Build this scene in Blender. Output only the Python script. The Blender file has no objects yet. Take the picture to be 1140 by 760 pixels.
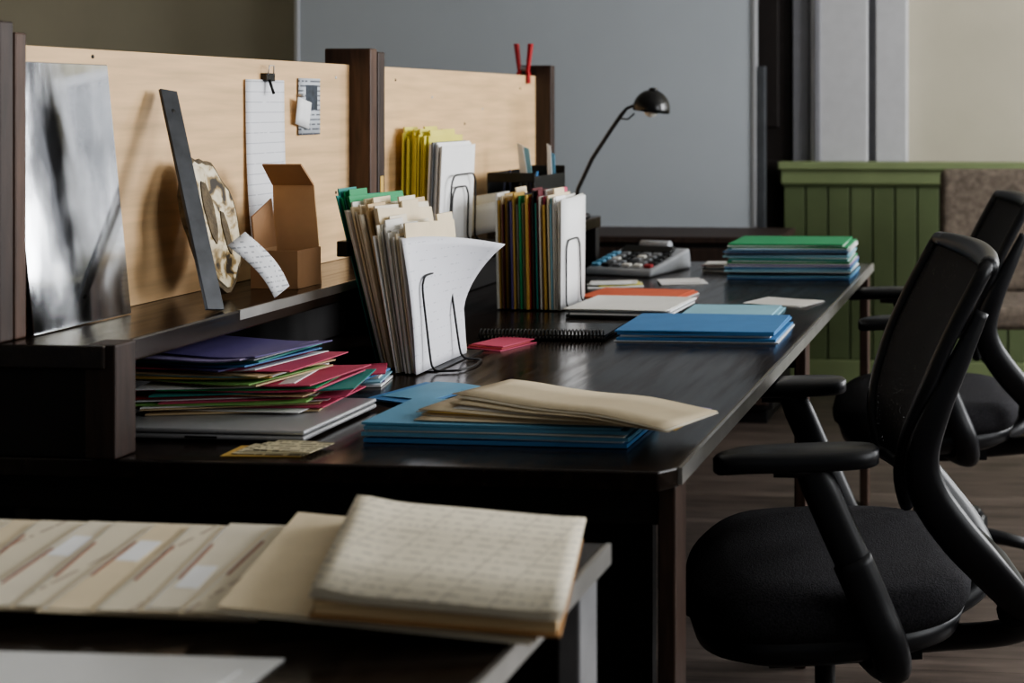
import bpy, bmesh, math, random
from mathutils import Vector, Matrix, Euler
random.seed(7)
R=random.uniform
scene=bpy.context.scene
try: scene.view_settings.look='AgX - Medium High Contrast'
except Exception as ex: print(ex)

# ---------------------------------------------------------------- materials
def lin(h):
    c=[x/255 for x in h]
    return tuple([(x/12.92 if x<=.04045 else ((x+.055)/1.055)**2.4) for x in c]+[1.0])
M={}
def base(name):
    m=bpy.data.materials.new(name); m.use_nodes=True
    nt=m.node_tree; b=nt.nodes['Principled BSDF']
    return m,nt,b
def mat(name,col,rough=.6,metal=0,noise=.12,scale=18,stretch=(1,1,1),bump=0,bscale=60,spec=.5,coat=0,rvar=0):
    if name in M: return M[name]
    m,nt,b=base(name); N=nt.nodes; L=nt.links
    c=lin(col)
    tc=N.new('ShaderNodeTexCoord'); mp=N.new('ShaderNodeMapping'); mp.inputs['Scale'].default_value=stretch
    L.new(tc.outputs['Object'],mp.inputs['Vector'])
    nz=N.new('ShaderNodeTexNoise'); nz.inputs['Scale'].default_value=scale; nz.inputs['Detail'].default_value=5
    L.new(mp.outputs['Vector'],nz.inputs['Vector'])
    cr=N.new('ShaderNodeValToRGB')
    cr.color_ramp.elements[0].position=.3; cr.color_ramp.elements[1].position=.7
    cr.color_ramp.elements[0].color=tuple([x*(1-noise) for x in c[:3]]+[1])
    cr.color_ramp.elements[1].color=tuple([min(1,x*(1+noise)) for x in c[:3]]+[1])
    L.new(nz.outputs['Fac'],cr.inputs['Fac']); L.new(cr.outputs['Color'],b.inputs['Base Color'])
    b.inputs['Roughness'].default_value=rough; b.inputs['Metallic'].default_value=metal
    b.inputs['Specular IOR Level'].default_value=spec
    if coat: b.inputs['Coat Weight'].default_value=coat; b.inputs['Coat Roughness'].default_value=.15
    if rvar:
        mr=N.new('ShaderNodeMapRange'); mr.inputs['To Min'].default_value=rough-rvar; mr.inputs['To Max'].default_value=rough+rvar
        mr.inputs['From Min'].default_value=.3; mr.inputs['From Max'].default_value=.7
        L.new(nz.outputs['Fac'],mr.inputs['Value']); L.new(mr.outputs['Result'],b.inputs['Roughness'])
    if bump:
        n2=N.new('ShaderNodeTexNoise'); n2.inputs['Scale'].default_value=bscale; n2.inputs['Detail'].default_value=3
        L.new(mp.outputs['Vector'],n2.inputs['Vector'])
        bp=N.new('ShaderNodeBump'); bp.inputs['Strength'].default_value=bump; bp.inputs['Distance'].default_value=.003
        L.new(n2.outputs['Fac'],bp.inputs['Height']); L.new(bp.outputs['Normal'],b.inputs['Normal'])
    M[name]=m; return m
def math_node(nt,op,a,b=None,v=None):
    n=nt.nodes.new('ShaderNodeMath'); n.operation=op
    nt.links.new(a,n.inputs[0])
    if b is not None: nt.links.new(b,n.inputs[1])
    elif v is not None: n.inputs[1].default_value=v
    return n.outputs[0]
def textmat(name,col,ink,U='X',V='Y',sp=.008,duty=.35,wscale=140,cut=.47,rough=.7,grid=0,strength=.8):
    """paper with procedural printed lines: lines repeat along V, words break along U (object space)"""
    if name in M: return M[name]
    m,nt,b=base(name); N=nt.nodes; L=nt.links
    tc=N.new('ShaderNodeTexCoord'); sx=N.new('ShaderNodeSeparateXYZ'); L.new(tc.outputs['Object'],sx.inputs[0])
    u=sx.outputs[U]; v=sx.outputs[V]
    vs=math_node(nt,'DIVIDE',v,v=sp)
    fr=math_node(nt,'FRACT',vs)
    ln=math_node(nt,'LESS_THAN',fr,v=duty)
    fl=math_node(nt,'FLOOR',vs)
    cb=N.new('ShaderNodeCombineXYZ')
    L.new(math_node(nt,'MULTIPLY',u,v=wscale),cb.inputs[0]); L.new(math_node(nt,'MULTIPLY',fl,v=7.31),cb.inputs[1])
    nz=N.new('ShaderNodeTexNoise'); nz.inputs['Scale'].default_value=1; nz.inputs['Detail'].default_value=4
    L.new(cb.outputs[0],nz.inputs['Vector'])
    wd=math_node(nt,'GREATER_THAN',nz.outputs['Fac'],v=cut)
    mask=math_node(nt,'MULTIPLY',ln,wd)
    if grid:
        f2=math_node(nt,'FRACT',math_node(nt,'DIVIDE',u,v=grid)); g1=math_node(nt,'LESS_THAN',f2,v=.04)
        g2=math_node(nt,'GREATER_THAN',fr,v=.93)
        mask=math_node(nt,'MAXIMUM',mask,math_node(nt,'MAXIMUM',g1,g2))
    mask=math_node(nt,'MULTIPLY',mask,v=strength)
    mx=N.new('ShaderNodeMix'); mx.data_type='RGBA'
    L.new(mask,mx.inputs['Factor']); mx.inputs['A'].default_value=lin(col); mx.inputs['B'].default_value=lin(ink)
    L.new(mx.outputs['Result'],b.inputs['Base Color']); b.inputs['Roughness'].default_value=rough
    M[name]=m; return m

# ---------------------------------------------------------------- mesh builder
class MB:
    def __init__(s): s.v=[];s.f=[];s.mi=[];s.sm=[];s.mats=[]
    def add(s,vs,fs,m,smooth=False):
        if m not in s.mats: s.mats.append(m)
        k=s.mats.index(m); o=len(s.v)
        s.v+= [Vector(p) for p in vs]
        for f in fs: s.f.append([i+o for i in f]); s.mi.append(k); s.sm.append(smooth)
    def hexa(s,p,m):
        s.add(p,[(3,2,1,0),(4,5,6,7),(0,1,5,4),(1,2,6,5),(2,3,7,6),(3,0,4,7)],m)
    def box(s,c,size,m,rot=(0,0,0)):
        x,y,z=[a/2 for a in size]; E=Euler(rot).to_matrix(); c=Vector(c)
        p=[(-x,-y,-z),(x,-y,-z),(x,y,-z),(-x,y,-z),(-x,-y,z),(x,-y,z),(x,y,z),(-x,y,z)]
        s.hexa([E@Vector(q)+c for q in p],m)
    def b(s,x0,x1,y0,y1,z0,z1,m):
        s.box(((x0+x1)/2,(y0+y1)/2,(z0+z1)/2),(abs(x1-x0),abs(y1-y0),abs(z1-z0)),m)
    def prism(s,poly,t,m,mx=Matrix(),smooth=False):
        n=len(poly); vs=[mx@Vector((p[0],p[1],0)) for p in poly]+[mx@Vector((p[0],p[1],t)) for p in poly]
        fs=[list(range(n))[::-1],list(range(n,2*n))]+[(i,(i+1)%n,n+(i+1)%n,n+i) for i in range(n)]
        s.add(vs,fs,m,smooth)
    def tube(s,path,r,m,n=10,flat=1.0,up=None,closed=False,cap=True):
        P=[Vector(p) for p in path]; k=len(P)
        rr=r if isinstance(r,(list,tuple)) else [r]*k
        vs=[];prev=None
        for i,p in enumerate(P):
            a=P[(i-1)%k] if (closed or i>0) else P[0]; b2=P[(i+1)%k] if (closed or i<k-1) else P[-1]
            t=(b2-a); t.normalize()
            if up is not None: ref=Vector(up)
            else: ref=prev if prev is not None else (Vector((0,0,1)) if abs(t.z)<.9 else Vector((1,0,0)))
            x=ref-t*ref.dot(t)
            if x.length<1e-6: x=t.orthogonal()
            x.normalize(); y=t.cross(x); prev=x
            for j in range(n):
                an=2*math.pi*j/n
                vs.append(p+x*math.cos(an)*rr[i]+y*math.sin(an)*rr[i]*flat)
        fs=[]
        for i in range(k if closed else k-1):
            for j in range(n):
                fs.append((i*n+j,i*n+(j+1)%n,((i+1)%k)*n+(j+1)%n,((i+1)%k)*n+j))
        if not closed and cap: fs+=[list(range(n))[::-1],[(k-1)*n+j for j in range(n)]]
        s.add(vs,fs,m,True)
    def lathe(s,prof,m,mx=Matrix(),n=24):
        vs=[];k=len(prof)
        for (r,z) in prof:
            for j in range(n):
                a=2*math.pi*j/n; vs.append(mx@Vector((r*math.cos(a),r*math.sin(a),z)))
        fs=[(i*n+j,i*n+(j+1)%n,(i+1)*n+(j+1)%n,(i+1)*n+j) for i in range(k-1) for j in range(n)]
        fs+=[list(range(n))[::-1],[(k-1)*n+j for j in range(n)]]
        s.add(vs,fs,m,True)
    def sheet(s,fn,nu,nv,t,m,smooth=True):
        P=[[Vector(fn(i/nu,j/nv)) for j in range(nv+1)] for i in range(nu+1)]
        def nrm(i,j):
            a=P[min(i+1,nu)][j]-P[max(i-1,0)][j]; b=P[i][min(j+1,nv)]-P[i][max(j-1,0)]
            c=a.cross(b); c.normalize(); return c
        top=[P[i][j]+nrm(i,j)*t/2 for i in range(nu+1) for j in range(nv+1)]
        bot=[P[i][j]-nrm(i,j)*t/2 for i in range(nu+1) for j in range(nv+1)]
        w=nv+1;o=len(top);fs=[]
        for i in range(nu):
            for j in range(nv):
                a=i*w+j; fs.append((a,a+w,a+w+1,a+1)); fs.append((o+a,o+a+1,o+a+w+1,o+a+w))
        for i in range(nu):
            a=i*w; fs.append((a,o+a,o+a+w,a+w)); a=i*w+nv; fs.append((a,a+w,o+a+w,o+a))
        for j in range(nv):
            a=j; fs.append((a,a+1,o+a+1,o+a)); a=nu*w+j; fs.append((a,o+a,o+a+1,a+1))
        s.add(top+bot,fs,m,smooth)
    def build(s,name,parent=None,bevel=0,seg=2,sub=0,origin=None,local=False):
        xs=[p.x for p in s.v];ys=[p.y for p in s.v];zs=[p.z for p in s.v]
        if local: o=Vector((0,0,0))
        else: o=Vector(origin) if origin else Vector(((min(xs)+max(xs))/2,(min(ys)+max(ys))/2,min(zs)))
        me=bpy.data.meshes.new(name); me.from_pydata([p-o for p in s.v],[],s.f)
        for m in s.mats: me.materials.append(m)
        for i,p in enumerate(me.polygons): p.material_index=s.mi[i]; p.use_smooth=s.sm[i]
        bm=bmesh.new(); bm.from_mesh(me); bmesh.ops.recalc_face_normals(bm,faces=bm.faces)
        bm.to_mesh(me); bm.free(); me.update()
        ob=bpy.data.objects.new(name,me); ob.location=o; scene.collection.objects.link(ob)
        if bevel:
            md=ob.modifiers.new('bevel','BEVEL'); md.width=bevel; md.segments=seg; md.limit_method='ANGLE'; md.angle_limit=math.radians(40)
        if parent: ob.parent=parent
        return ob
def empty(name,loc=(0,0,0),rz=0):
    e=bpy.data.objects.new(name,None); e.location=loc; e.rotation_euler=(0,0,rz); e.empty_display_size=.1
    scene.collection.objects.link(e); return e
def Tm(loc,rot=(0,0,0)): return Matrix.Translation(Vector(loc))@Euler(rot).to_matrix().to_4x4()

# palette
darkwood=mat('dark_stained_wood',(40,32,28),.20,noise=.35,scale=6,stretch=(7,.7,7),bump=.08,bscale=10,rvar=.07,spec=.6)
darkwood2=mat('dark_wood_post',(52,38,32),.55,noise=.4,scale=10,stretch=(8,8,.9),bump=.2,bscale=20)
postmat=mat('walnut_post',(78,56,44),.55,noise=.35,scale=10,stretch=(8,8,.9),bump=.2,bscale=20)
blackwood=mat('black_wood',(20,17,16),.6,noise=.3)
legmat=mat('desk_leg_wood',(66,50,42),.5,noise=.35,scale=12,stretch=(8,8,1))
edgesteel=mat('edge_steel',(190,188,184),.32,metal=.8,noise=.1)
birch=mat('birch_plywood',(222,186,142),.5,noise=.16,scale=4,stretch=(1,.9,11),bump=.05)
cardboard=mat('cardboard',(168,130,96),.8,noise=.08)
cardin=mat('cardboard_light',(194,158,122),.8,noise=.06)
manila=mat('manila',(224,208,178),.7,noise=.05)
manila2=mat('manila_dark',(204,180,142),.7,noise=.06)
cream=mat('cream_paper',(222,213,194),.75,noise=.05)
white=mat('white_paper',(238,238,238),.7,noise=.02)
offw=mat('off_white_paper',(218,216,210),.7,noise=.04)
black=mat('black_plastic',(18,18,20),.42,noise=.1)
blackgloss=mat('black_gloss',(14,14,15),.25,noise=.1)
wire=mat('black_wire',(12,12,13),.4,noise=.05)
COL={n:mat('folder_'+n,c,.6,noise=.06) for n,c in dict(green=(50,146,96),teal=(56,136,128),blue=(72,126,176),cyan=(142,188,204),ltblue=(104,158,188),
   yellow=(222,212,108),red=(160,54,58),orange=(214,108,76),pink=(194,80,108),purple=(92,82,132),lime=(130,176,100),mustard=(200,164,90),
   maroon=(92,36,44),navy=(40,45,70),grey=(120,122,125),black=(26,26,30),lav=(150,138,178)).items()}
chairblk=mat('chair_black_plastic',(22,23,27),.40,noise=.08)
fabric=mat('chair_seat_fabric',(46,45,48),.9,noise=.45,scale=260,bump=.6,bscale=350,spec=.2)
silver=mat('aluminium',(188,189,192),.38,metal=.5,noise=.03)

# ---------------------------------------------------------------- room
wallm=mat('beige_plaster',(184,178,160),.85,noise=.05,scale=3,bump=.05)
wallm2=mat('beige_plaster_light',(190,184,162),.85,noise=.05,scale=3)
trimw=mat('painted_trim_white',(184,184,186),.55,noise=.04)
trimg=mat('painted_trim_grey',(128,128,133),.55,noise=.04)
green=mat('green_paint',(124,136,98),.5,noise=.08,scale=5)
greend=mat('green_paint_boards',(98,110,78),.5,noise=.1,scale=5)
fm,nt,bs=base('floor_boards'); N=nt.nodes; L=nt.links
tc=N.new('ShaderNodeTexCoord'); mp=N.new('ShaderNodeMapping')
L.new(tc.outputs['Object'],mp.inputs['Vector'])
br=N.new('ShaderNodeTexBrick'); br.inputs['Scale'].default_value=1; br.inputs['Brick Width'].default_value=3.1; br.inputs['Row Height'].default_value=.075
br.inputs['Mortar Size'].default_value=.0012; br.inputs['Color1'].default_value=lin((104,94,88)); br.inputs['Color2'].default_value=lin((88,79,74)); br.inputs['Mortar'].default_value=lin((56,48,43))
L.new(mp.outputs['Vector'],br.inputs['Vector'])
mp2=N.new('ShaderNodeMapping'); mp2.inputs['Scale'].default_value=(1.2,9,1); L.new(tc.outputs['Object'],mp2.inputs['Vector'])
nz=N.new('ShaderNodeTexNoise'); nz.inputs['Scale'].default_value=3.5; nz.inputs['Detail'].default_value=9; L.new(mp2.outputs['Vector'],nz.inputs['Vector'])
crf=N.new('ShaderNodeValToRGB'); crf.color_ramp.elements[0].position=.35; crf.color_ramp.elements[0].color=(.35,.33,.32,1); crf.color_ramp.elements[1].position=.65; crf.color_ramp.elements[1].color=(.92,.89,.86,1)
L.new(nz.outputs['Fac'],crf.inputs['Fac'])
mx=N.new('ShaderNodeMix'); mx.data_type='RGBA'; mx.blend_type='MULTIPLY'; mx.inputs['Factor'].default_value=.75
L.new(br.outputs['Color'],mx.inputs['A']); L.new(crf.outputs['Color'],mx.inputs['B']); L.new(mx.outputs['Result'],bs.inputs['Base Color'])
bs.inputs['Roughness'].default_value=.42
b=MB(); b.b(-5,2.7,-2.5,6.2,-.05,0,fm); b.build('floor')
BW=(1.86,2.6,1.05,2.75)  # opening for the added back window
b=MB(); b.b(-5,BW[0],6.1,6.2,0,3.2,wallm); b.b(BW[1],2.7,6.1,6.2,0,3.2,wallm); b.b(BW[0],BW[1],6.1,6.2,0,BW[2],wallm); b.b(BW[0],BW[1],6.1,6.2,BW[3],3.2,wallm); b.build('wall_back')
b=MB(); b.b(-5.1,-5,-2.5,6.2,0,3.2,wallm); b.build('wall_left')
b=MB(); b.b(-5.1,2.8,-2.5,6.2,3.2,3.3,mat('ceiling_paint',(205,203,196),.9)); b.build('ceiling')
b=MB()
b.b(2.7,2.8,-2.5,6.2,0,.95,wallm2); b.b(2.7,2.8,-2.5,6.2,2.75,3.2,wallm2)
wins=[(.4,2.2),(3.3,5.1)]
for a,c in ((-2.5,.4),(2.2,3.3),(5.1,6.2)): b.b(2.7,2.8,a,c,.95,2.75,wallm2)
b.build('wall_right')
for i,(a,c) in enumerate(wins):
    b=MB(); t=.05
    b.b(2.69,2.79,a,a+t,.95,2.75,trimw); b.b(2.69,2.79,c-t,c,.95,2.75,trimw)
    b.b(2.69,2.79,a+t,c-t,.95,1.0,trimw); b.b(2.69,2.79,a+t,c-t,2.7,2.75,trimw)
    b.b(2.72,2.76,a+t,c-t,1.83,1.87,trimw); b.b(2.72,2.76,(a+c)/2-.015,(a+c)/2+.015,1.0,2.7,trimw)
    b.build('window_%d'%(i+1))
b=MB(); t=.05; x0,x1,z0_,z1_=BW
b.b(x0,x0+t,6.09,6.19,z0_,z1_,trimw); b.b(x1-t,x1,6.09,6.19,z0_,z1_,trimw); b.b(x0,x1,6.09,6.19,z0_,z0_+t,trimw); b.b(x0,x1,6.09,6.19,z1_-t,z1_,trimw)
b.b(x0,x1,6.12,6.16,1.88,1.92,trimw)
b.build('window_3')  # added out of view, for backlight, desk sheen and the mirror's reflection
b=MB()
b.b(-1.034,-.945,6.02,6.099,0,3.19,trimg); b.b(-.945,-.69,5.985,6.099,0,3.19,trimw); b.b(-.69,-.655,6.04,6.099,0,3.19,trimg)
b.b(-.655,-.515,6.0,6.099,0,3.19,trimw); b.b(-.93,-.90,5.975,5.985,0,3.19,trimg)
b.build('trim_1',bevel=.006)
b=MB(); dgl=mat('dark_glass',(30,32,36),.15,noise=.1)
b.b(1.62,1.70,6.0,6.098,1.06,2.9,mat('pilaster_dark',(70,70,74),.5)); b.b(1.71,1.80,6.0,6.098,1.06,2.9,trimw)
b.build('trim_2',bevel=.004)  # unseen strips, added so the mirror reflects upright light and dark bands
b=MB(); b.b(1.05,1.55,6.04,6.098,1.15,2.0,trimw); b.b(1.10,1.50,6.03,6.04,1.2,1.95,dgl); b.build('wall_cabinet',bevel=.004)  # unseen box with a dark pane, added only to structure the mirror's reflection
b=MB(); dk=mat('dark_door',(34,28,26),.6,noise=.2)
b.b(-1.95,-1.04,6.05,6.095,0.001,2.6,dk); b.b(-1.9,-1.1,6.03,6.05,.15,1.0,dk); b.b(-1.9,-1.1,6.03,6.05,1.15,2.45,dk)
b.build('door_1',bevel=.005)
b=MB()
x=-1.064
while x<2.60:
    x1=min(x+.1,2.69)
    b.b(x+.004,x1-.004,5.95,5.97,.12,.94,greend); x=x1
b.b(-1.064,2.69,5.97,5.974,0,.95,mat('green_groove',(52,66,40),.6))
b.build('trim_wainscot_boards',bevel=.004)
b=MB(); b.b(-1.08,2.69,5.90,5.974,.965,1.0,green); b.b(-1.072,2.69,5.925,5.974,.90,.965,green); b.b(-1.07,2.69,5.935,5.974,.89,.90,greend)
b.build('trim_chair_rail',bevel=.008)
b=MB(); b.b(-1.07,2.69,5.93,5.949,0,.119,green); b.build('baseboard_back',bevel=.006)

# mobile whiteboard
wb=empty('whiteboard',(-2.21,5.84,0))
b=MB(); wbm=mat('whiteboard_surface',(184,190,196),.35,noise=.03,scale=2)
b.b(-1.04,1.03,-.012,.012,.715,2.5,wbm); b.build('board',wb,local=True)
b=MB(); b.b(-1.06,1.05,-.02,.02,.69,.715,silver); b.b(-1.06,1.05,-.02,.02,2.5,2.525,silver)
b.b(-1.06,-1.04,-.02,.02,.715,2.5,silver); b.b(1.03,1.05,-.02,.02,.715,2.5,silver)
b.build('frame',wb,local=True,bevel=.003)
b=MB(); sg_=mat('steel_grey',(95,98,102),.4,metal=.5)
for sx in (-1.08,1.07):
    b.b(sx-.018,sx+.018,-.02,.02,.05,1.42,sg_); b.b(sx-.02,sx+.02,-.15,.15,.05,.08,sg_)
    for yy in (-.12,.12): b.tube([(sx-.012,yy,.026),(sx+.012,yy,.026)],.026,black,14)
b.build('stand',wb,local=True,bevel=.003)
cb=empty('low_cabinet',(-2.1,5.40,0))
b=MB(); b.b(-1.13,1.13,-.2,.2,.06,.71,blackwood); b.b(-1.15,1.15,-.22,.2,.71,.735,darkwood2); b.b(-1.1,1.1,-.17,.19,0,.06,black)
for i in range(4): b.b(-1.12+i*.56,-.57+i*.56,-.215,-.2,.08,.69,darkwood2)
b.build('body',cb,local=True,bevel=.003)
b=MB()
for i in range(4): b.tube([(-.9+i*.56,-.235,.5),(-.78+i*.56,-.235,.5)],.006,silver)
b.build('handles',cb,local=True)

# ---------------------------------------------------------------- desks
def desk(name,y0,y1,legs,lm):
    e=empty(name,(0,0,0))
    b=MB(); pts=[(-1.545,y0),(-.495,y0),(-.474,y0+.025),(-.474,y1),(-1.545,y1)]
    b.prism(pts,.028,darkwood,Tm((0,0,.722))); b.build('desktop',e,bevel=.003)
    b=MB(); b.b(-.474,-.468,y0+.025,y1,.726,.7497,edgesteel); b.build('edge_strip',e)
    b=MB()
    for y in legs:
        b.b(-.505,-.479,y,y+.06,0,.722,lm); b.b(-1.53,-1.49,y,y+.05,0,.722,blackwood)
        b.b(-1.49,-.505,y+.005,y+.045,.665,.722,blackwood)
    b.build('legs',e,bevel=.003)
    b=MB(); b.b(-1.545,-1.515,y0+.02,y1-.02,.1,.722,blackwood); b.build('modesty_panel',e)
    return e
d1=desk('office_desk',1.803,4.24,(1.835,2.96,4.17),legmat)
b=MB(); b.b(-1.48,-.53,1.90,1.92,.02,.665,blackwood); b.build('side_panel',d1)  # black sheet added to deepen the shade under the desk
d2=desk('office_desk',.35,1.506,(.42,1.43),mat('leg_grey_steel',(150,150,152),.4,metal=.4))
b=MB(); b.b(-1.48,-.60,1.38,1.40,.02,.665,blackwood); b.build('side_panel',d2)  # same added black sheet, standing in for shade under the front desk

# shelf and partition
sh=empty('desk_shelf')
b=MB()
b.b(-1.545,-1.285,1.79,2.879,.878,.912,darkwood); b.b(-1.488,-1.285,2.97,4.03,.878,.912,darkwood)
b.build('shelf_board',sh,bevel=.003)
b=MB()
b.b(-1.545,-1.318,1.803,1.84,.7505,.878,blackwood)
b.b(-1.318,-1.272,1.796,1.842,.7505,.9125,darkwood2)
for y in (2.84,2.975,3.99): b.b(-1.478,-1.287,y,y+.035,.7505,.878,blackwood)
b.b(-1.488,-1.478,1.87,2.86,.7505,.878,blackwood); b.b(-1.488,-1.478,3.01,3.99,.7505,.878,blackwood)
b.build('shelf_supports',sh,bevel=.003)
b=MB(); b.b(-1.2885,-1.284,2.12,2.6,.896,.9125,edgesteel); b.build('shelf_edge',sh)

pt=empty('desk_partition')
b=MB(); b.b(-1.508,-1.49,1.845,2.88,.9125,1.34,birch); b.build('panel_1',pt,bevel=.001)
b=MB(); b.b(-1.508,-1.49,2.95,4.03,.7505,1.34,birch); b.build('panel_2',pt,bevel=.001)
b=MB()
for (y,z) in ((2.50,1.22),(2.05,1.328),(2.82,1.31),(2.82,1.06),(2.70,1.10),(3.1,1.31),(3.5,1.2),(3.62,1.24),(3.9,1.30),(3.3,1.27)):
    b.lathe([(.0035,0),(.003,.0015),(.0005,.002)],M['aluminium'] if R(0,1)>.4 else blackgloss,Tm((-1.4905,y,z),(0,math.pi/2,0)),10)
b.build('panel_pins',pt)
def post(nm,y0,y1,z0,z1,m): 
    b=MB(); b.b(-1.548,-1.442,y0,y1,z0,z1,m); b.build(nm,pt,bevel=.003)
post('post_1',1.792,1.82,.9125,1.37,darkwood2); post('post_2',1.822,1.845,.9125,1.355,postmat)
post('post_3',2.88,2.913,.751,1.376,postmat); post('post_4',2.917,2.95,.751,1.37,darkwood2)
post('post_5',4.03,4.065,.751,1.372,darkwood2)
b=MB(); b.b(-1.54,-1.45,2.913,2.917,.93,1.34,blackwood); b.b(-1.4415,-1.4405,2.925,2.94,1.05,1.09,COL['mustard'])
b.build('post_shims',pt)

# ---------------------------------------------------------------- things on the shelf
m,nt,bs=base('foxed_mirror'); N=nt.nodes; L=nt.links
tc=N.new('ShaderNodeTexCoord'); mp=N.new('ShaderNodeMapping'); mp.inputs['Scale'].default_value=(1,8,3); L.new(tc.outputs['Object'],mp.inputs['Vector'])
nz=N.new('ShaderNodeTexNoise'); nz.inputs['Scale'].default_value=1.6; nz.inputs['Detail'].default_value=6; L.new(mp.outputs['Vector'],nz.inputs['Vector'])
mr=N.new('ShaderNodeMapRange'); mr.inputs['From Min'].default_value=.35; mr.inputs['From Max'].default_value=.65; mr.inputs['To Min'].default_value=.02; mr.inputs['To Max'].default_value=.12
L.new(nz.outputs['Fac'],mr.inputs['Value']); L.new(mr.outputs['Result'],bs.inputs['Roughness'])
cr=N.new('ShaderNodeValToRGB'); cr.color_ramp.elements[0].position=.36; cr.color_ramp.elements[0].color=(.6,.62,.65,1); cr.color_ramp.elements[1].position=.6; cr.color_ramp.elements[1].color=(.9,.92,.95,1)
L.new(nz.outputs['Fac'],cr.inputs['Fac']); L.new(cr.outputs['Color'],bs.inputs['Base Color']); bs.inputs['Metallic'].default_value=1
mirror=m
PY0,PY1,PZ0,PZ1=1.852,2.068,.9135,1.315
def lean(y0,y1,z0,z1,xb,xt,t): return [(xb-t,y0,z0),(xb,y0,z0),(xb,y1,z0),(xb-t,y1,z0),(xt-t,y0,z1),(xt,y0,z1),(xt,y1,z1),(xt-t,y1,z1)]
b=MB(); b.hexa(lean(PY0,PY1,PZ0,PZ1,-1.4380,-1.4790,.005),blackgloss)
b.hexa(lean(PY0+.001,PY1-.001,PZ0+.001,PZ1-.001,-1.4365,-1.4775,.0012),mirror)
b.build('leaning_mirror')

a=Vector((-1.312,2.095,.9125)); c=Vector((-1.466,2.205,1.275)); ax=(c-a).normalized()
b=MB(); wv=Vector((.25,.95,0)); wv=(wv-ax*wv.dot(ax)).normalized(); nv=ax.cross(wv)
gun=mat('gunmetal',(62,64,68),.4,metal=.5,noise=.25,scale=30)
def bar(p,q,w,t,m,mb):
    ax=(q-p).normalized(); ww=(wv-ax*wv.dot(ax)).normalized(); nn=ax.cross(ww)
    mb.hexa([p-ww*w-nn*t,p+ww*w-nn*t,p+ww*w+nn*t,p-ww*w+nn*t,q-ww*w-nn*t,q+ww*w-nn*t,q+ww*w+nn*t,q-ww*w+nn*t],m)
bar(a+Vector((0,0,.004)),c,.016,.003,gun,b)
for k in (.12,.5,.9):
    p=a.lerp(c,k); b.tube([p-nv*.0038,p+nv*.0038],.004,blackgloss,12)
b.build('metal_straightedge',bevel=.0008)

m,nt,bs=base('agate'); N=nt.nodes; L=nt.links
tc=N.new('ShaderNodeTexCoord'); nz=N.new('ShaderNodeTexNoise'); nz.inputs['Scale'].default_value=26; nz.inputs['Detail'].default_value=7; nz.inputs['Distortion'].default_value=1.2
L.new(tc.outputs['Object'],nz.inputs['Vector'])
cr=N.new('ShaderNodeValToRGB'); e0,e1=cr.color_ramp.elements; e0.position=.38; e0.color=lin((50,42,34)); e1.position=.64; e1.color=lin((232,222,198))
e=cr.color_ramp.elements.new(.46); e.color=lin((160,136,92)); e=cr.color_ramp.elements.new(.52); e.color=lin((214,200,170))
L.new(nz.outputs['Fac'],cr.inputs['Fac']); L.new(cr.outputs['Color'],bs.inputs['Base Color']); bs.inputs['Roughness'].default_value=.3
agate=m
rim=mat('agate_rim',(92,78,56),.7,noise=.5,scale=60,bump=.8,bscale=120)
b=MB(); n=40; poly=[];poly2=[]
for i in range(n):
    an=2*math.pi*i/n; k=1+.05*math.sin(3*an+1)+.03*math.sin(7*an)+R(-.025,.025)
    poly.append((.070*math.cos(an)*k,.120*math.sin(an)*k)); poly2.append((.063*math.cos(an)*k,.111*math.sin(an)*k))
mx=Matrix.Translation(Vector((-1.431,2.262,1.040)))@Matrix.Rotation(-math.radians(14),4,'Y')@Matrix(((0,0,1,0),(1,0,0,0),(0,1,0,0),(0,0,0,1)))
b.prism(poly,.014,rim,mx); b.prism(poly2,.017,agate,mx)
b.prism([(p[0]*.22-.012,p[1]*.5+.02) for p in poly2],.019,rim,mx); b.prism([(p[0]*.14+.022,p[1]*.35-.02) for p in poly2],.019,rim,mx)
b.build('agate_slice',bevel=.001)

b=MB(); leaf=textmat('leaflet_print',(228,228,230),(110,114,124),'Y','Z',.009,.3,160,.5,strength=.6)
p0=Vector((-1.355,2.20,1.01)); p1=Vector((-1.345,2.235,1.03)); q0=Vector((-1.300,2.25,.9135)); q1=Vector((-1.293,2.285,.93))
b.sheet(lambda u,v:(p0.lerp(q0,u)).lerp(p1.lerp(q1,u),v)+Vector((.012*math.sin(math.pi*u),0,0)),8,3,.0012,leaf)
b.build('leaflet')

b=MB(); rec=textmat('receipt_print',(226,226,230),(150,152,164),'Y','Z',.020,.10,90,.38,strength=.5)
b.sheet(lambda u,v:(-1.486+.012*(1-v)**3,2.475+.135*u-.004*v,.975+.325*v),6,12,.0012,rec)
b.box((-1.484,2.545,1.305),(.012,.03,.016),blackgloss); b.tube([(-1.478,2.535,1.31),(-1.476,2.537,1.328),(-1.476,2.553,1.328),(-1.478,2.555,1.31)],.0012,silver,6)
b.tube([(-1.478,2.54,1.3),(-1.47,2.542,1.272)],.003,wire,6)
b.build('pinned_receipt')
b=MB(); crd=textmat('card_print',(196,200,206),(70,76,86),'Y','Z',.010,.35,90,.42)
b.sheet(lambda u,v:(-1.4865,2.662+.085*u,1.188+.118*v),3,3,.001,crd)
b.b(-1.4862,-1.4855,2.690,2.735,1.24,1.292,mat('print_dark',(48,56,66),.6,noise=.5,scale=70))
b.sheet(lambda u,v:(-1.481+.006*v,2.64+.052*u,1.212+.055*v-.012*u),3,3,.001,white)
b.tube([(-1.488,2.665,1.27),(-1.476,2.665,1.27)],.004,silver,10)
b.build('pinned_business_card')

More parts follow.
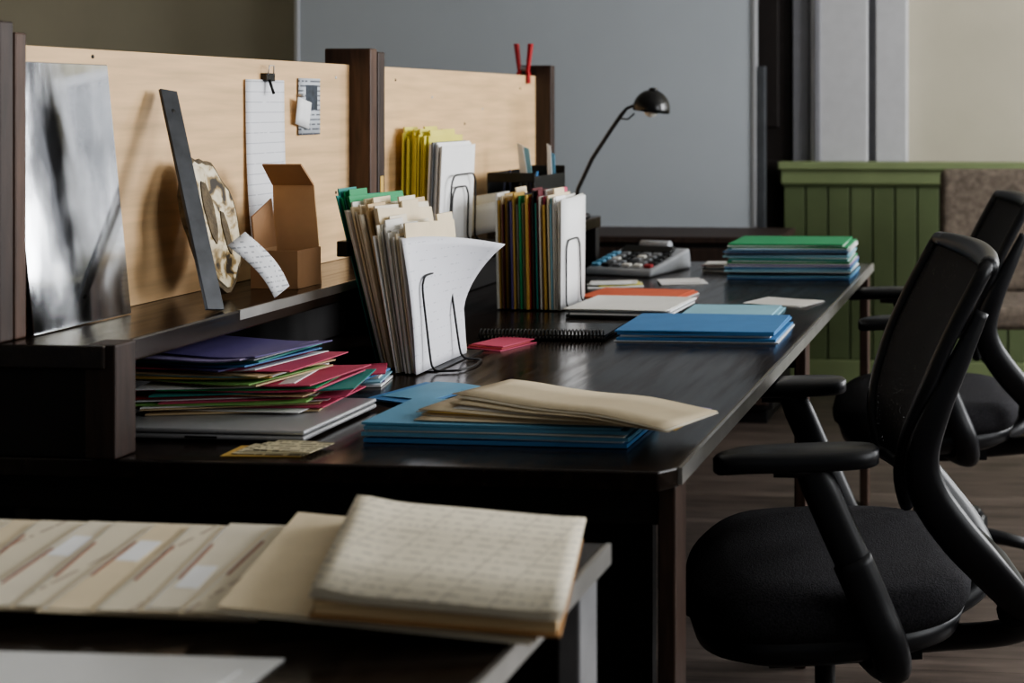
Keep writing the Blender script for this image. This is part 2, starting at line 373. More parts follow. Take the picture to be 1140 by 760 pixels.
b=MB(); X0,X1,Y0,Y1=-1.415,-1.325,2.37,2.455; z0=.9125; t=.003
b.b(X0,X1,Y0,Y1,z0,z0+t,cardboard); b.b(X0,X1,Y0,Y0+t,z0,z0+.07,cardboard); b.b(X0,X0+t,Y0+t,Y1-t,z0+t,z0+.07,cardin); b.b(X1-t,X1,Y0+t,Y1-t,z0+t,z0+.07,cardboard)
xa,xb_=X0-.014,X1-.022
b.hexa([(X0,Y1-t,z0),(X1,Y1-t,z0),(X1,Y1,z0),(X0,Y1,z0),(xa,Y1+.012,z0+.185),(xb_,Y1+.012,z0+.185),(xb_,Y1+.015,z0+.185),(xa,Y1+.015,z0+.185)],cardin)
b.hexa([(xa,Y1+.010,z0+.185),(xb_,Y1+.010,z0+.185),(xb_,Y1+.013,z0+.187),(xa,Y1+.013,z0+.187),(xa+.002,Y1-.028,z0+.225),(xb_-.004,Y1-.028,z0+.225),(xb_-.004,Y1-.025,z0+.227),(xa+.002,Y1-.025,z0+.227)],cardboard)
b.hexa([(X0,Y0+.01,z0+.07),(X0+t,Y0+.01,z0+.07),(X0+t,Y1-.003,z0+.07),(X0,Y1-.003,z0+.07),(X0-.012,Y0+.02,z0+.13),(X0-.009,Y0+.02,z0+.13),(X0-.009,Y1,z0+.16),(X0-.012,Y1,z0+.16)],cardboard)
b.build('cardboard_box')

# ---------------------------------------------------------------- vertical files
def leafv(mb,x,y0,z0,w,h,ln,t,m,yaw=0,tab=None,slope=0):
    dx=math.tan(yaw)*w
    p=[(x,y0,z0),(x+t,y0,z0),(x+t+dx,y0+w,z0),(x+dx,y0+w,z0)]
    q=[(a-ln,b_,z0+h-(slope if b_>y0+w/2 else 0)) for a,b_,_ in p]
    mb.hexa(p+q,m)
    if tab is not None:
        a=y0+w*tab; zt=z0+h-slope*(tab+.12); r=[(x-ln+dx*tab,a),(x-ln+t+dx*tab,a),(x-ln+t+dx*tab,a+.07),(x-ln+dx*tab,a+.07)]
        mb.hexa([(i,j,zt-.003) for i,j in r]+[(i-.002,j,zt+.014) for i,j in r],m)
page=textmat('page_print',(226,226,232),(140,142,156),'Y','Z',.017,.12,110,.55,strength=.35)
def wire_end(mb,x,y0,w,h,ln,z=.75,foot=.07):
    r=.0022; zz=z+.004
    P=[(x+foot,y0+.01,zz),(x+.01,y0,zz),(x+.001,y0,zz+.012)]
    P+=[(x-ln*.9,y0+.004,z+h-.02),(x-ln,y0+.02,z+h),(x-ln,y0+w-.02,z+h),(x-ln*.9,y0+w-.004,z+h-.02)]
    P+=[(x+.001,y0+w,zz+.012),(x+.01,y0+w,zz),(x+foot,y0+w-.01,zz),(x+foot+.01,y0+w/2,zz)]
    V=[Vector(p) for p in P]; out=[]; n=len(V)
    for i in range(n):
        for k in range(5): out.append(V[i].lerp(V[(i+1)%n],k/5))
    sm=[ (out[i-1]+out[i]*2+out[(i+1)%len(out)])/4 for i in range(len(out))]
    mb.tube(sm,r,wire,8,closed=True)
g=empty('file_sorter'); b=MB()
x=-1.238
seq=[]
for i in range(6): seq.append((COL['green'] if i%3 else COL['teal'],.318+R(-.004,.004),.0022,.082-.0015*i,2.50+R(-.004,.008)))
for i in range(4): seq.append((white if i%2 else offw,.292+R(-.008,.008),.0030,.074-.001*i,2.48+R(-.012,.006)))
for i in range(8): seq.append((random.choice([manila,manila2,manila,cream]),.300+R(-.012,.008),R(.003,.005),.070-.0028*i,2.465+R(-.018,.010)))
b0=len(seq)
for i in range(11): seq.append((random.choice([white,offw,manila,cream,offw]),.268+R(-.020,.010),R(.002,.0042),.045-.0018*i,2.422+R(-.018,.012)))
tot=sum(s_[2] for s_ in seq); avail=.117; gap=(avail-tot)/len(seq)
for i,(m,h,t,ln,y) in enumerate(seq):
    leafv(b,x,y,.7535,.225,h,ln,t,m,yaw=R(-.02,.02),tab=random.choice([.02,.25,.45,.65]) if i>5 and m not in(white,) else (.05 if i%2==0 and i<6 else None),slope=R(0,.014))
    x+=t+max(gap,.0002)+(.005 if i==b0-1 else 0)
b.build('folders',g)
b=MB(); X=x+.004
def fp(u,v):
    k=max(0,(v-.35)/.65)*max(0,(u-.1)/.9)
    return (X-.028*v+.100*k**1.4+.005*math.sin(3*v), 2.395+.225*u+.02*k**2, .7535+.25*v-.034*k**2)
b.sheet(fp,14,14,.0012,page)
b.sheet(lambda u,v:(X-.006-.030*v,2.405+.215*u,.7535+.25*v),4,6,.004,offw)
b.sheet(lambda u,v:(X-.012-.034*v,2.410+.215*u,.7535+.258*v),4,6,.003,manila)
b.build('front_pages',g)
b=MB(); wire_end(b,X+.012,2.43,.13,.18,.02,foot=.05); wire_end(b,-1.25,2.52,.12,.10,.0,foot=-.0) 
b.b(-1.25,X+.02,2.44,2.66,.7505,.7525,wire); b.build('wire_rack',g)
b=MB(); b.box((-1.296,2.488,.975),(.022,.024,.03),blackgloss); b.build('binder_clip',g,bevel=.002)

g=empty('folder_rack'); b=MB(); x=-1.474
for i in range(10):
    leafv(b,x,3.10+R(-.01,.01),.9145,.19,.262+R(-.008,.01),-.004,.0036,COL['yellow'],yaw=R(-.02,.01),tab=[.05,.3,.55][i%3]); x+=.0062
for i in range(7):
    leafv(b,x,3.09+R(-.01,.01),.9145,.19,.245+R(-.012,.006),-.010,.0042,white if i!=2 else COL['grey'],yaw=R(-.01,.01)); x+=.0050
b.build('folders',g)
b=MB(); wire_end(b,x+.014,3.11,.15,.17,-.006,z=.912,foot=.02); wire_end(b,x+.008,3.13,.1,.14,-.006,z=.912,foot=.02); b.build('wire_rack',g)

g=empty('coloured_file_sorter'); b=MB(); x=-1.276
cs=[offw,'mustard',manila,'maroon','mustard',manila2,'black','purple','mustard',white,'maroon','green',manila,'navy','mustard','red',manila2,'black','teal','maroon',offw,'pink','mustard','black',manila,'cyan',offw,white]
for i,c in enumerate(cs):
    m=COL[c] if isinstance(c,str) else c
    leafv(b,x,3.19+R(-.008,.008),.7535,.16,.266+R(-.014,.012),.004+R(0,.003),R(.003,.0046),m,yaw=R(-.01,.01),tab=random.choice([None,.05,.3,.6])); x+=.0055
b.sheet(lambda u,v:(x+.003,3.18+.18*u,.7535+.262*v+.01*u),3,4,.003,offw)
b.sheet(lambda u,v:(x+.008+.002*v,3.178+.18*u,.7535+.268*v),3,4,.002,white)
b.build('folders',g)
b=MB(); wire_end(b,x+.014,3.2,.11,.17,.0,foot=.04); b.b(-1.275,x+.02,3.2,3.34,.7505,.7525,wire); b.build('wire_rack',g)

g=empty('desk_organizer'); b=MB()
X0,X1,Y0,Y1=-1.42,-1.29,3.48,3.72
b.b(X0,X1,Y0,Y1,.9125,.918,black)
b.b(X0,X1,Y1-.004,Y1,.918,1.08,black); b.b(X0,X0+.004,Y0,Y1,.918,1.07,black); b.b(X1-.004,X1,Y0,Y1,.918,1.06,black)
b.b(X0+.004,X1-.004,3.6,3.604,.918,1.05,black)
b.b(X0,X1,Y0,Y0+.004,.918,.96,black); b.b(X0,X1,Y0,Y0+.004,1.045,1.07,black); b.build('tray',g,bevel=.001)
b=MB()
for (x,y,w,h,l,m) in ((-1.385,3.66,.030,.225,-.022,offw),(-1.377,3.668,.028,.215,-.014,COL['cyan']),(-1.312,3.645,.018,.225,-.004,white),(-1.318,3.66,.024,.20,.006,COL['ltblue'])):
    b.hexa([(x,y,.919),(x+w,y,.919),(x+w,y+.002,.919),(x,y+.002,.919),(x+l,y,.919+h),(x+l+w*.55,y,.919+h*.97),(x+l+w*.55,y+.002,.919+h*.97),(x+l,y+.002,.919+h)],m)
b.build('cards_and_rulers',g)
b=MB()
for i in range(7):
    x=R(-1.40,-1.31);y=R(3.5,3.58); b.tube([(x,y,.92),(x+R(-.02,.02),y+R(-.02,.02),.92+R(.13,.16))],.0035,random.choice([black,COL['blue'],black,COL['navy']]),8)
b.build('pens',g)
b=MB(); b.sheet(lambda u,v:(-1.42+.10*u,3.36+.02*u,.914+.1*v+.015*u),4,4,.006,offw); b.sheet(lambda u,v:(-1.41+.09*u,3.33+.03*u,.914+.075*v+.02*u),4,4,.004,white); b.build('note_stack')

b=MB(); rd=mat('red_plastic',(170,36,42),.35,noise=.05)
for sg in (-1,1):
    b.hexa([(-1.499+sg*.012-.004,3.945,1.345),(-1.499+sg*.012+.004,3.945,1.345),(-1.499+sg*.012+.004,3.96,1.345),(-1.499+sg*.012-.004,3.96,1.345),
            (-1.499+sg*.022-.006,3.943,1.435),(-1.499+sg*.022+.006,3.943,1.435),(-1.499+sg*.022+.006,3.962,1.435),(-1.499+sg*.022-.006,3.962,1.435)],rd)
    b.b(-1.499+sg*.0155-.004,-1.499+sg*.0155+.004,3.944,3.961,1.315,1.35,rd)
b.tube([(-1.515,3.953,1.36),(-1.483,3.953,1.36)],.006,silver,12)
b.build('spring_clamp',bevel=.002)

# ---------------------------------------------------------------- desk lamp
g=empty('desk_lamp')
b=MB(); bx,by=-1.335,3.93
b.lathe([(.045,0),(.048,.004),(.046,.012),(.02,.02),(.012,.03),(.01,.05)],black,Tm((bx,by,.9125)),32); b.build('base',g)
b=MB(); p=[(bx,by,.94),(bx+.012,by,1.0),(bx+.055,by,1.09),(bx+.115,by,1.18),(bx+.145,by,1.222),(bx+.16,by,1.24),(bx+.185,by,1.25),(bx+.205,by,1.25)]
b.tube(p,[.006]*5+[.0045]*3,black,10)
b.tube([(bx+.145,by-.004,1.21),(bx+.165,by-.004,1.208),(bx+.185,by-.004,1.225)],.0025,black,8)
b.build('arm',g)
b=MB(); prof=[]
for i in range(13):
    a=math.pi/2*i/12; prof.append((.054*math.cos(a)+.0005,.058*math.sin(a)))
b.lathe(prof[::-1]+[(.054,-.008)],blackgloss,Tm((bx+.235,by,1.238),(0,.12,0)),32)
b.lathe([(.012,.053),(.014,.06),(.008,.064)],black,Tm((bx+.235,by,1.238),(0,.12,0)),16)
b.build('shade',g)
b=MB(); b.lathe([(.01,-.006),(.018,-.004),(.020,-.012),(.014,-.02),(.003,-.024)],offw,Tm((bx+.235,by,1.238),(0,.12,0)),16); b.build('bulb',g)

# calculator
g=empty('desk_calculator',(-1.15,3.98,.7505),math.radians(-14))
b=MB(); cg=mat('calc_grey',(158,161,166),.45); W=.112
b.hexa([(-W,-.13,0),(W,-.13,0),(W,.12,0),(-W,.12,0),(-W,-.125,.02),(W,-.125,.02),(W,.11,.062),(-W,.11,.062)],cg)
b.build('body',g,bevel=.008,seg=3,local=True)
b=MB(); sl=math.atan2(.042,.235)
for i in range(6):
    for j in range(5):
        yy=-.1+j*.028; xx=-.088+i*.035; zz=.022+(yy+.125)*.179+.003
        b.box((xx,yy,zz),(.025,.018,.009),COL['red'] if (i,j)==(5,0) else COL['ltblue'] if i==0 else black if i==5 else random.choice([offw,COL['grey'],COL['grey'],black]) ,(sl,0,0))
b.build('keys',g,bevel=.002,local=True)
b=MB(); b.box((0,.052,.058),(.17,.032,.012),blackgloss,(sl+.3,0,0)); b.tube([(-.05,.098,.066),(.05,.098,.066)],.017,cg,20); b.build('display_and_roll',g,local=True,bevel=.002)

# ---------------------------------------------------------------- flat stacks
def fstack(name,cx,cy,z,layers,rz=0,jit=.006,jr=.03):
    b=MB()
    for (w,d,t,m) in layers:
        r=rz+R(-jr,jr); ox=cx+R(-jit,jit); oy=cy+R(-jit,jit); c,s_=math.cos(r),math.sin(r); am=R(.0,.0008)
        ph=R(0,6); zz=z+t/2
        b.sheet(lambda u,v:(ox+c*(u-.5)*w-s_*(v-.5)*d, oy+s_*(u-.5)*w+c*(v-.5)*d, zz+am*math.sin(5*u+ph)),6,3,t*.92,m,False)
        z+=t+.0006
    return b.build(name),z
Ls=[]
for i,c in enumerate(['blue','ltblue','black','cyan','blue','lav','green','teal','cyan','navy','blue','ltblue','green']):
    Ls.append((.345+R(-.01,.02),.24,R(.0027,.0055),COL[c])); 
    Ls.append((.335+R(-.01,.03),.23,R(.0015,.003),random.choice([white,offw,white,COL['cyan']])))
Ls.append((.33,.235,.005,COL['green'])); 
fstack('folder_pile',-.672,3.93,.7508,Ls,rz=.03,jit=.009)
fstack('blue_folder',-.69,2.91,.7508,[(.35,.24,.0015,white),(.34,.235,.006,COL['blue']),(.32,.22,.004,offw),(.335,.235,.005,COL['blue']),(.34,.235,.004,COL['blue'])],rz=.02,jit=.004,jr=.012)
fstack('document_folder',-.94,3.2,.7508,[(.25,.23,.006,COL['black']),(.24,.22,.004,white),(.25,.225,.003,COL['grey']),(.245,.22,.004,white),(.25,.225,.002,offw)],rz=-.03)
fstack('cyan_folder',-.69,3.19,.7508,[(.22,.16,.004,COL['cyan']),(.215,.155,.004,COL['cyan'])],rz=.02,jr=.01)
fstack('orange_folder',-.99,3.43,.7508,[(.26,.18,.003,white),(.25,.17,.005,COL['orange']),(.25,.17,.003,COL['orange'])],rz=-.12,jr=.02)
fstack('envelope',-.60,3.37,.7508,[(.17,.12,.001,white),(.16,.11,.001,offw)],rz=-.35,jr=.12)
fstack('loose_notes',-.96,3.74,.7508,[(.13,.1,.001,white),(.1,.09,.001,offw),(.12,.08,.002,white)],rz=.2,jr=.3)
fstack('loose_slips',-1.13,3.66,.7508,[(.15,.10,.002,white),(.12,.09,.002,COL['yellow']),(.13,.08,.002,offw),(.11,.07,.001,white)],rz=.5,jit=.02,jr=.4)
fstack('note_pile',-.91,4.02,.7508,[(.1,.09,.004,white),(.1,.08,.006,COL['grey']),(.09,.09,.004,offw),(.1,.08,.002,COL['maroon']),(.09,.08,.003,white)],rz=.1,jr=.1)
fstack('sticky_note_pad',-1.075,2.72,.7508,[(.09,.11,.002,COL['pink']),(.085,.09,.003,COL['red']),(.08,.1,.002,COL['pink'])],rz=-.3,jr=.1)
g=empty('spiral_notebook',(-1.02,2.86,.7508),math.radians(2))
b=MB(); b.b(-.135,.135,-.07,.09,0,.003,black); b.b(-.13,.13,-.068,.088,.003,.008,offw); b.b(-.135,.135,-.07,.09,.008,.011,blackgloss); b.build('covers',g,local=True,bevel=.001)
b=MB()
for i in range(34):
    xx=-.13+i*.0079; b.tube([(xx,-.075+.0105*math.cos(a),.0125+.0105*math.sin(a)) for a in [k*math.pi/6 for k in range(12)]],.0017,wire,6,closed=True)
b.build('spiral',g,local=True)

Lb=[(.40,.165,.006,COL['blue']),(.39,.16,.002,white),(.405,.165,.006,COL['ltblue']),(.39,.16,.002,offw),(.40,.165,.006,COL['ltblue']),(.395,.165,.004,COL['ltblue'])]
o,zt=fstack('blue_folder_stack',-.775,2.005,.7508,Lb,rz=-.01,jit=.004,jr=.008)
# fanned manila folders; their right ends droop slightly past the blue stack
b=MB(); z=zt+.001
mm=[manila,white,manila2,offw,COL['mustard'],manila,white,manila2,COL['lav'],manila,white,cream,manila]
for i,m in enumerate(mm):
    w=.38+R(-.06,.04); d=.125; r=-.06-i*.026+R(-.08,.08); cx=-.680+R(-.026,.012)+i*.0015; cy=1.992+R(-.010,.008); c,s_=math.cos(r),math.sin(r)
    zz=z; ww=.004*(i/12)
    b.sheet(lambda u,v:(cx+c*(u-.5)*w-s_*(v-.5)*d,cy+s_*(u-.5)*w+c*(v-.5)*d, zz+.0006+ww*math.sin(2.6*math.pi*(u*.6)+1.2)**2*.8-.045*max(0,(cx+c*(u-.5)*w)+.60)),16,3,.0011,m,True)
    z+=.0016
b.build('manila_folders')
cardm=textmat('ticket_print',(206,196,164),(100,94,80),'X','Y',.012,.5,90,.45)
b=MB()
for i in range(4):
    b.box((-1.080+i*.010,1.858+.004*i,.7515+i*.0016),(.115-.008*i,.058,.0013),COL['mustard'] if i==0 else cardm,(0,0,.05-.06*i))
b.build('index_cards')

g=empty('laptop',(-1.210,2.015,.7508),0.0)
b=MB(); b.b(-.17,.155,-.11,.115,.003,.0105,silver); b.b(-.17,.155,-.11,.115,.012,.019,silver); b.build('body_and_lid',g,local=True,bevel=.003,seg=3)
b=MB(); b.b(-.166,.151,-.106,.111,.0105,.012,black); b.b(-.03,.02,-.1105,-.109,.005,.0085,black)
for xx in (-.15,.135):
    for yy in (-.09,.095): b.lathe([(.006,0),(.006,.003)],black,Tm((xx,yy,0)),12)
b.build('seam_and_feet',g,local=True)
b=MB(); z=.7710; cols=['manila','white','pink','manila','white','lime','pink','white','red','manila','teal','pink','green','white','pink','manila','lime','white','mustard','cyan','manila','manila','white','pink','purple','blue','teal','white','lav','purple']
for i,c in enumerate(cols):
    m={'white':white,'manila':manila2}.get(c) or COL[c]
    f=i/len(cols); w=.29+R(-.04,.04)-f*.06; d=.165+R(-.012,.012)
    out=.024 if c in('pink','lime','green','teal','red') else 0
    r=R(-.22,.22)+ (.12 if f<.5 else -.08); cx=-1.275+out+R(-.026,.026)+(.015 if f<.5 else -.025); cy=2.080+R(-.014,.010)+f*.03
    t=R(.0014,.0033); cc,s_=math.cos(r),math.sin(r); zz=z+t/2; lift=R(0,.009) if i>3 else 0
    def fn(u,v,w=w,d=d,cx=cx,cy=cy,cc=cc,s_=s_,zz=zz,lift=lift): return (cx+cc*(u-.5)*w-s_*(v-.5)*d,cy+s_*(u-.5)*w+cc*(v-.5)*d,zz+lift*max(0,u-.6)**2*5)
    b.sheet(fn,8,3,t*.8,m,False); z+=t+.0004
b.build('paper_stack'); print('stack top',z)
fstack('blue_paper',-1.025,2.24,.7508,[(.11,.15,.001,COL['cyan']),(.11,.14,.0015,COL['blue']),(.10,.14,.0015,COL['blue']),(.10,.13,.001,COL['ltblue'])],rz=-.3,jit=.012,jr=.12)
fstack('receipt_pile',-1.20,2.33,.7508,[(.12,.09,.004,white),(.11,.1,.004,COL['lav']),(.12,.1,.003,COL['cyan']),(.11,.09,.004,offw),(.1,.09,.004,COL['blue']),(.11,.1,.003,COL['pink'])],rz=.2,jit=.01,jr=.3)

# ---------------------------------------------------------------- foreground desk items
fan=textmat('folder_label_print',(222,212,190),(134,104,94),'Y','X',.060,.07,50,.42,strength=.55)
b=MB(); tilt=.098
def hx(mxr,x_,y_,z_,m,dz=0): b.hexa([mxr@Vector(q) for q in [(-x_,-y_,-z_+dz),(x_,-y_,-z_+dz),(x_,y_,-z_+dz),(-x_,y_,-z_+dz),(-x_,-y_,z_+dz),(x_,-y_,z_+dz),(x_,y_,z_+dz),(-x_,y_,z_+dz)]],m)
for i in range(15):
    cx=-1.330+i*.0435+R(-.006,.006); cy=1.345+R(-.012,.008); rr=math.radians(14)+R(-.05,.05)
    mxr=Matrix.Translation(Vector((cx,cy,.7655)))@Matrix.Rotation(tilt,4,'Y')@Matrix.Rotation(rr,4,'Z')
    hx(mxr,.10,.122,.0006,manila,-.0010); hx(mxr,.096,.118,.0005,white if i%2 else offw,.0001); 
    m2=mxr@Matrix.Translation(Vector((.004,R(-.004,.004),0))); hx(m2,.097,.121,.0005,[fan,cream,fan,manila][i%4],.0012)
    m3=mxr@Matrix.Translation(Vector((-.076,R(-.05,.05),0)))
    if i%2: hx(m3,.011,.030,.0002,white,.0019)
    m4=mxr@Matrix.Translation(Vector((-.090,R(-.03,.03),0))); hx(m4,.0015,.05,.0002,mat('red_brown_print',(150,100,84),.7),.0019)
b.build('manila_folder_fan')
# the folder and ledger lie across the low end of the fan, sloping down to the right
def zp(x): return .7530+max(0,(-.445-x))*.082
def quadfn(FL,FR,BR,BL):
    def f(u,v,h):
        p=(Vector(FL).lerp(Vector(FR),u)).lerp(Vector(BL).lerp(Vector(BR),u),v); return (p.x,p.y,zp(p.x)+h)
    return f
b=MB()
for k,(j,q) in enumerate(((0,0),(.004,.003),(-.002,.001))):
    f=quadfn((-.745+j,1.195+q),(-.450+j,1.205+q),(-.500+j,1.478),(-.815+j,1.462))
    b.sheet(lambda u,v:f(u,v,.001+k*.0022),4,3,.0018,cream if k<2 else manila,False)
b.build('manila_folder')
led=textmat('ledger_print',(228,219,198),(122,116,114),'X','Y',.019,.26,110,.50,grid=.046,strength=.42)
pg=mat('ledger_page_edges',(206,180,140),.8,noise=.35,scale=3,stretch=(1,1,420))
f=quadfn((-.655,1.190),(-.422,1.205),(-.488,1.468),(-.745,1.452)); H0=.0072
g=empty('ledger_book'); b=MB()
def slab(h1,h2,m,i=0):
    b.hexa([f(i,i,h1),f(1-i,i,h1),f(1-i,1-i,h1),f(i,1-i,h1),f(i,i,h2),f(1-i,i,h2),f(1-i,1-i,h2),f(i,1-i,h2)],m)
slab(H0,H0+.003,mat('ledger_cover',(150,112,70),.7)); slab(H0+.003,H0+.016,pg,.015); b.build('page_block',g,bevel=.0012)
b=MB()
for k in range(6):
    hh=H0+.0170+k*.0014
    b.sheet(lambda u,v:f(u+.003*k*(1 if k<5 else .6),v+.002*math.sin(k*2.1),hh+.003*math.exp(-((u-.02)/.12)**2)*(1+k*.15)+.0013*math.sin(3*u)+.0010*k*max(0,u-.7)**2*5),16,3,.0009,led if k==5 else cream)
b.build('open_pages',g)
b=MB(); b.box((-.81,1.04,.7512),(.30,.24,.001),white,(0,0,.02)); b.box((-.84,1.02,.7524),(.30,.24,.001),white,(0,0,-.03)); b.build('white_paper')

# ---------------------------------------------------------------- office chairs
m,nt,bs=base('chair_mesh'); N=nt.nodes; L=nt.links
bs.inputs['Base Color'].default_value=lin((34,34,38)); bs.inputs['Roughness'].default_value=.8
tr=N.new('ShaderNodeBsdfTransparent'); ms=N.new('ShaderNodeMixShader')
tc=N.new('ShaderNodeTexCoord'); vz=N.new('ShaderNodeTexVoronoi'); vz.inputs['Scale'].default_value=260; L.new(tc.outputs['Object'],vz.inputs['Vector'])
gt=math_node(nt,'LESS_THAN',vz.outputs['Distance'],v=.30)
L.new(gt,ms.inputs['Fac']); L.new(bs.outputs[0],ms.inputs[1]); L.new(tr.outputs[0],ms.inputs[2]); L.new(ms.outputs[0],N['Material Output'].inputs['Surface'])
meshm=m
def cat(pts,n=6):
    V=[Vector(p) for p in pts]; out=[]
    for i in range(len(V)-1):
        p0=V[max(i-1,0)];p1=V[i];p2=V[i+1];p3=V[min(i+2,len(V)-1)]
        for k in range(n):
            t=k/n; out.append(.5*((2*p1)+(-p0+p2)*t+(2*p0-5*p1+4*p2-p3)*t*t+(-p0+3*p1-3*p2+p3)*t**3))
    out.append(V[-1]); return out
def office_chair(loc,rz):
    g=empty('office_chair',loc,rz)
    n=48
    def ring(sx,sy,z,ex=3.2,back=.9):
        out=[]
        for i in range(n):
            a=2*math.pi*i/n; c,s_=math.cos(a),math.sin(a)
            x=sx*math.copysign(abs(c)**(2/ex),c); y=sy*math.copysign(abs(s_)**(2/ex),s_)
            y*= (1.0 if x>0 else 1-(1-back)*(-x/sx))
            zz=z-(.03*((x-.12)/.12)**2 if x>.12 and z>.44 else 0)
            out.append((x,y,zz))
        return out
    def rings(b,prof,m):
        vs=[]
        for p in prof: vs+=ring(*p)
        k=len(prof); fs=[(i*n+j,i*n+(j+1)%n,(i+1)*n+(j+1)%n,(i+1)*n+j) for i in range(k-1) for j in range(n)]
        fs+=[list(range(n))[::-1],[(k-1)*n+j for j in range(n)]]
        b.add(vs,fs,m,True)
    b=MB(); rings(b,[(.20,.20,.400),(.235,.24,.408),(.245,.25,.428),(.247,.252,.452),(.240,.245,.474),(.225,.23,.484),(.17,.18,.488),(.09,.1,.484),(.02,.02,.482)],fabric); b.build('seat',g,local=True)
    b=MB(); rings(b,[(.10,.1,.345),(.19,.19,.352),(.225,.228,.372),(.236,.24,.408)],chairblk); b.box((-.03,0,.335),(.26,.15,.06),chairblk); b.build('seat_pan',g,local=True)
    pr=cat([(-.150,0,.60),(-.138,0,.65),(-.142,0,.71),(-.168,0,.79),(-.203,0,.87),(-.240,0,.94),(-.268,0,.99)],5)
    K=len(pr)-1
    def hw(t): return .165+.075*min(1,t*1.8)-.01*max(0,t-.7)
    def S(u,t):
        i=min(int(t*K),K-1); p=pr[i].lerp(pr[i+1],t*K-i); y=(u*2-1)*hw(t)
        return Vector((p.x+.03*(u*2-1)**2, y, p.z))
    b=MB(); b.sheet(lambda u,v:S(u,v),16,24,.003,meshm); b.build('back_mesh',g,local=True)
    b=MB()
    path=[S(0,t/20) for t in range(21)]+[S(u/10,1) for u in range(1,10)]+[S(1,1-t/20) for t in range(21)]+[S(1-u/10,0) for u in range(1,10)]
    b.tube(path,.013,chairblk,10,closed=True)
    b.tube([S(u/12,1)+Vector((-.004,0,.0)) for u in range(13)],[.015+.006*math.sin(math.pi*u/12) for u in range(13)],chairblk,12)
    b.build('back_frame',g,local=True)
    b=MB()
    for sg in (-1,1):
        p=cat([(-.233,.232*sg,.92),(-.198,.238*sg,.85),(-.160,.238*sg,.77),(-.136,.228*sg,.69),(-.148,.22*sg,.63),(-.190,.214*sg,.565),(-.245,.206*sg,.50),(-.295,.19*sg,.44),(-.315,.16*sg,.39),(-.28,.11*sg,.355),(-.18,.06*sg,.335),(-.06,.04*sg,.33)],5)
        nn=len(p); rr=[]
        for i in range(nn):
            t=i/(nn-1); rr.append(.012+.022*math.sin(math.pi*min(1,max(0,(t-.02)/.98))) if t<.75 else .029)
        b.tube(p,rr,chairblk,12,flat=.5,up=(1,0,.6))
    b.tube([(-.295,-.18,.42),(-.32,-.1,.405),(-.325,0,.40),(-.32,.1,.405),(-.295,.18,.42)],.028,chairblk,12)
    b.build('back_support',g,local=True)
    for sg,nm in ((-1,'arm_right'),(1,'arm_left')):
        b=MB(); y=.265*sg
        out=[]; nn=28
        for (sc,z) in ((.80,.692),(.97,.697),(1,.706),(.97,.7165),(.8,.7207)):
            for i in range(nn):
                a=2*math.pi*i/nn; c,s_=math.cos(a),math.sin(a)
                x=.065+.128*math.copysign(abs(c)**.7,c)*(1 if sc>.9 else .96); yy=y+.042*math.copysign(abs(s_)**.75,s_)*sc*(1-.15*math.cos(a))
                out.append((x,yy,z-.006*max(0,(x-.12)/.07)**2))
        fs=[(i*nn+j,i*nn+(j+1)%nn,(i+1)*nn+(j+1)%nn,(i+1)*nn+j) for i in range(4) for j in range(nn)]+[list(range(nn))[::-1],[4*nn+j for j in range(nn)]]
        b.add(out,fs,chairblk,True)
        b.tube(cat([(.05,y,.695),(.03,y,.66),(-.005,y,.58),(-.045,y,.49),(-.075,y,.41)],4),[.020,.022,.024,.026]+[.028]*13,chairblk,14,flat=.55,up=(1,0,.3))
        b.tube(cat([(-.02,y,.545),(-.05,y,.475),(-.08,y,.40),(-.085,y*.8,.345),(-.06,y*.3,.33)],4),[.031]*17,chairblk,14,flat=.6,up=(1,0,.3))
        b.tube([(.045,y,.69),(.10,y,.693)],.016,chairblk,10)
        b.build(nm,g,local=True)
    b=MB(); b.lathe([(.03,.09),(.03,.2),(.026,.2),(.018,.205),(.018,.31),(.05,.315)],black,Tm((0,0,0)),20)
    b.lathe([(.05,.075),(.055,.085),(.05,.125),(.035,.14)],chairblk,Tm((0,0,0)),20); b.build('gas_lift',g,local=True)
    b=MB()
    for i in range(5):
        a=2*math.pi*i/5+.35; c,s_=math.cos(a),math.sin(a)
        b.tube([(c*r,s_*r,z) for r,z in ((.03,.105),(.12,.103),(.22,.09),(.31,.072))],[.026,.023,.018,.015],chairblk,10)
        b.tube([(c*.31,s_*.31,.078),(c*.31,s_*.31,.05)],.008,black,8)
        for d in (-.014,.014):
            q=Vector((c*.325-s_*d,s_*.325+c*d,.0285)); w=Vector((-s_,c,0))*.009
            b.tube([q-w,q+w],.0275,black,18)
        b.tube([(c*.30,s_*.30,.06),(c*.33,s_*.33,.064),(c*.352,s_*.352,.045)],.012,chairblk,8)
    b.build('star_base',g,local=True)
    return g
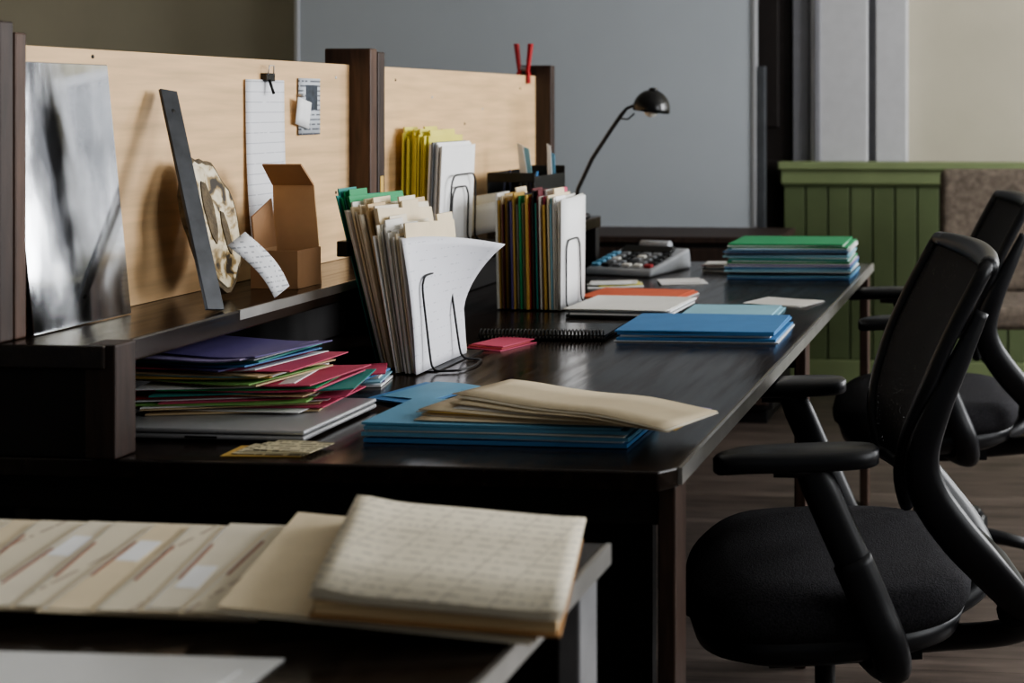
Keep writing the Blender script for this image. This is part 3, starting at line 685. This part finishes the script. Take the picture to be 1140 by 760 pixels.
office_chair((-.343,2.33,0),math.radians(193))
office_chair((-.265,3.64,0),math.radians(190))

g=empty('guest_chair',(-.09,5.3,0),math.radians(4)); bf=mat('brown_fabric',(100,90,80),.95,noise=.35,scale=40)
b=MB(); b.box((0,-.02,.45),(.46,.46,.09),bf); b.build('seat',g,local=True,bevel=.03,seg=4)
b=MB(); b.box((0,.22,.74),(.46,.07,.50),bf,(-.12,0,0)); b.build('back',g,local=True,bevel=.03,seg=4)
b=MB()
for sx in (-.2,.2):
    b.tube([(sx,-.2,.41),(sx,-.22,0.001)],.016,blackwood); b.tube([(sx,.2,.5),(sx,.24,0.001)],.016,blackwood)
b.build('legs',g,local=True)

# ---------------------------------------------------------------- light
def area(name,loc,rot,sx,sy,p,col=(1,1,1)):
    l=bpy.data.lights.new(name,'AREA'); l.shape='RECTANGLE'; l.size=sx; l.size_y=sy; l.energy=p; l.color=col
    o=bpy.data.objects.new(name,l); o.location=loc; o.rotation_euler=rot; scene.collection.objects.link(o); return o
area('window_light_1',(2.95,1.3,1.85),(0,math.radians(90),0),1.8,1.8,62,(.96,.98,1))
area('window_light_2',(2.95,4.2,1.85),(0,math.radians(90),0),1.8,1.8,220,(.97,.98,1))
area('window_light_3',((BW[0]+BW[1])/2,6.35,1.9),(math.radians(-90),0,0),BW[1]-BW[0],1.7,90,(.97,.98,1))  # added backlight behind the invented back window
w=bpy.data.worlds.new('world'); scene.world=w; w.use_nodes=True
bg=w.node_tree.nodes['Background']; bg.inputs[0].default_value=(.92,.95,1,1); bg.inputs[1].default_value=.13

# ---------------------------------------------------------------- camera
cam=bpy.data.cameras.new('camera'); co=bpy.data.objects.new('camera',cam); scene.collection.objects.link(co)
co.location=(0,0,1.25); co.rotation_euler=(math.radians(90),0,math.radians(4.77))
cam.sensor_width=36; cam.lens=1500/1140*36; cam.shift_x=-443/1140; cam.shift_y=-263/1140
cam.dof.use_dof=True; cam.dof.focus_distance=2.45; cam.dof.aperture_fstop=4.0; cam.clip_start=.05
scene.camera=co
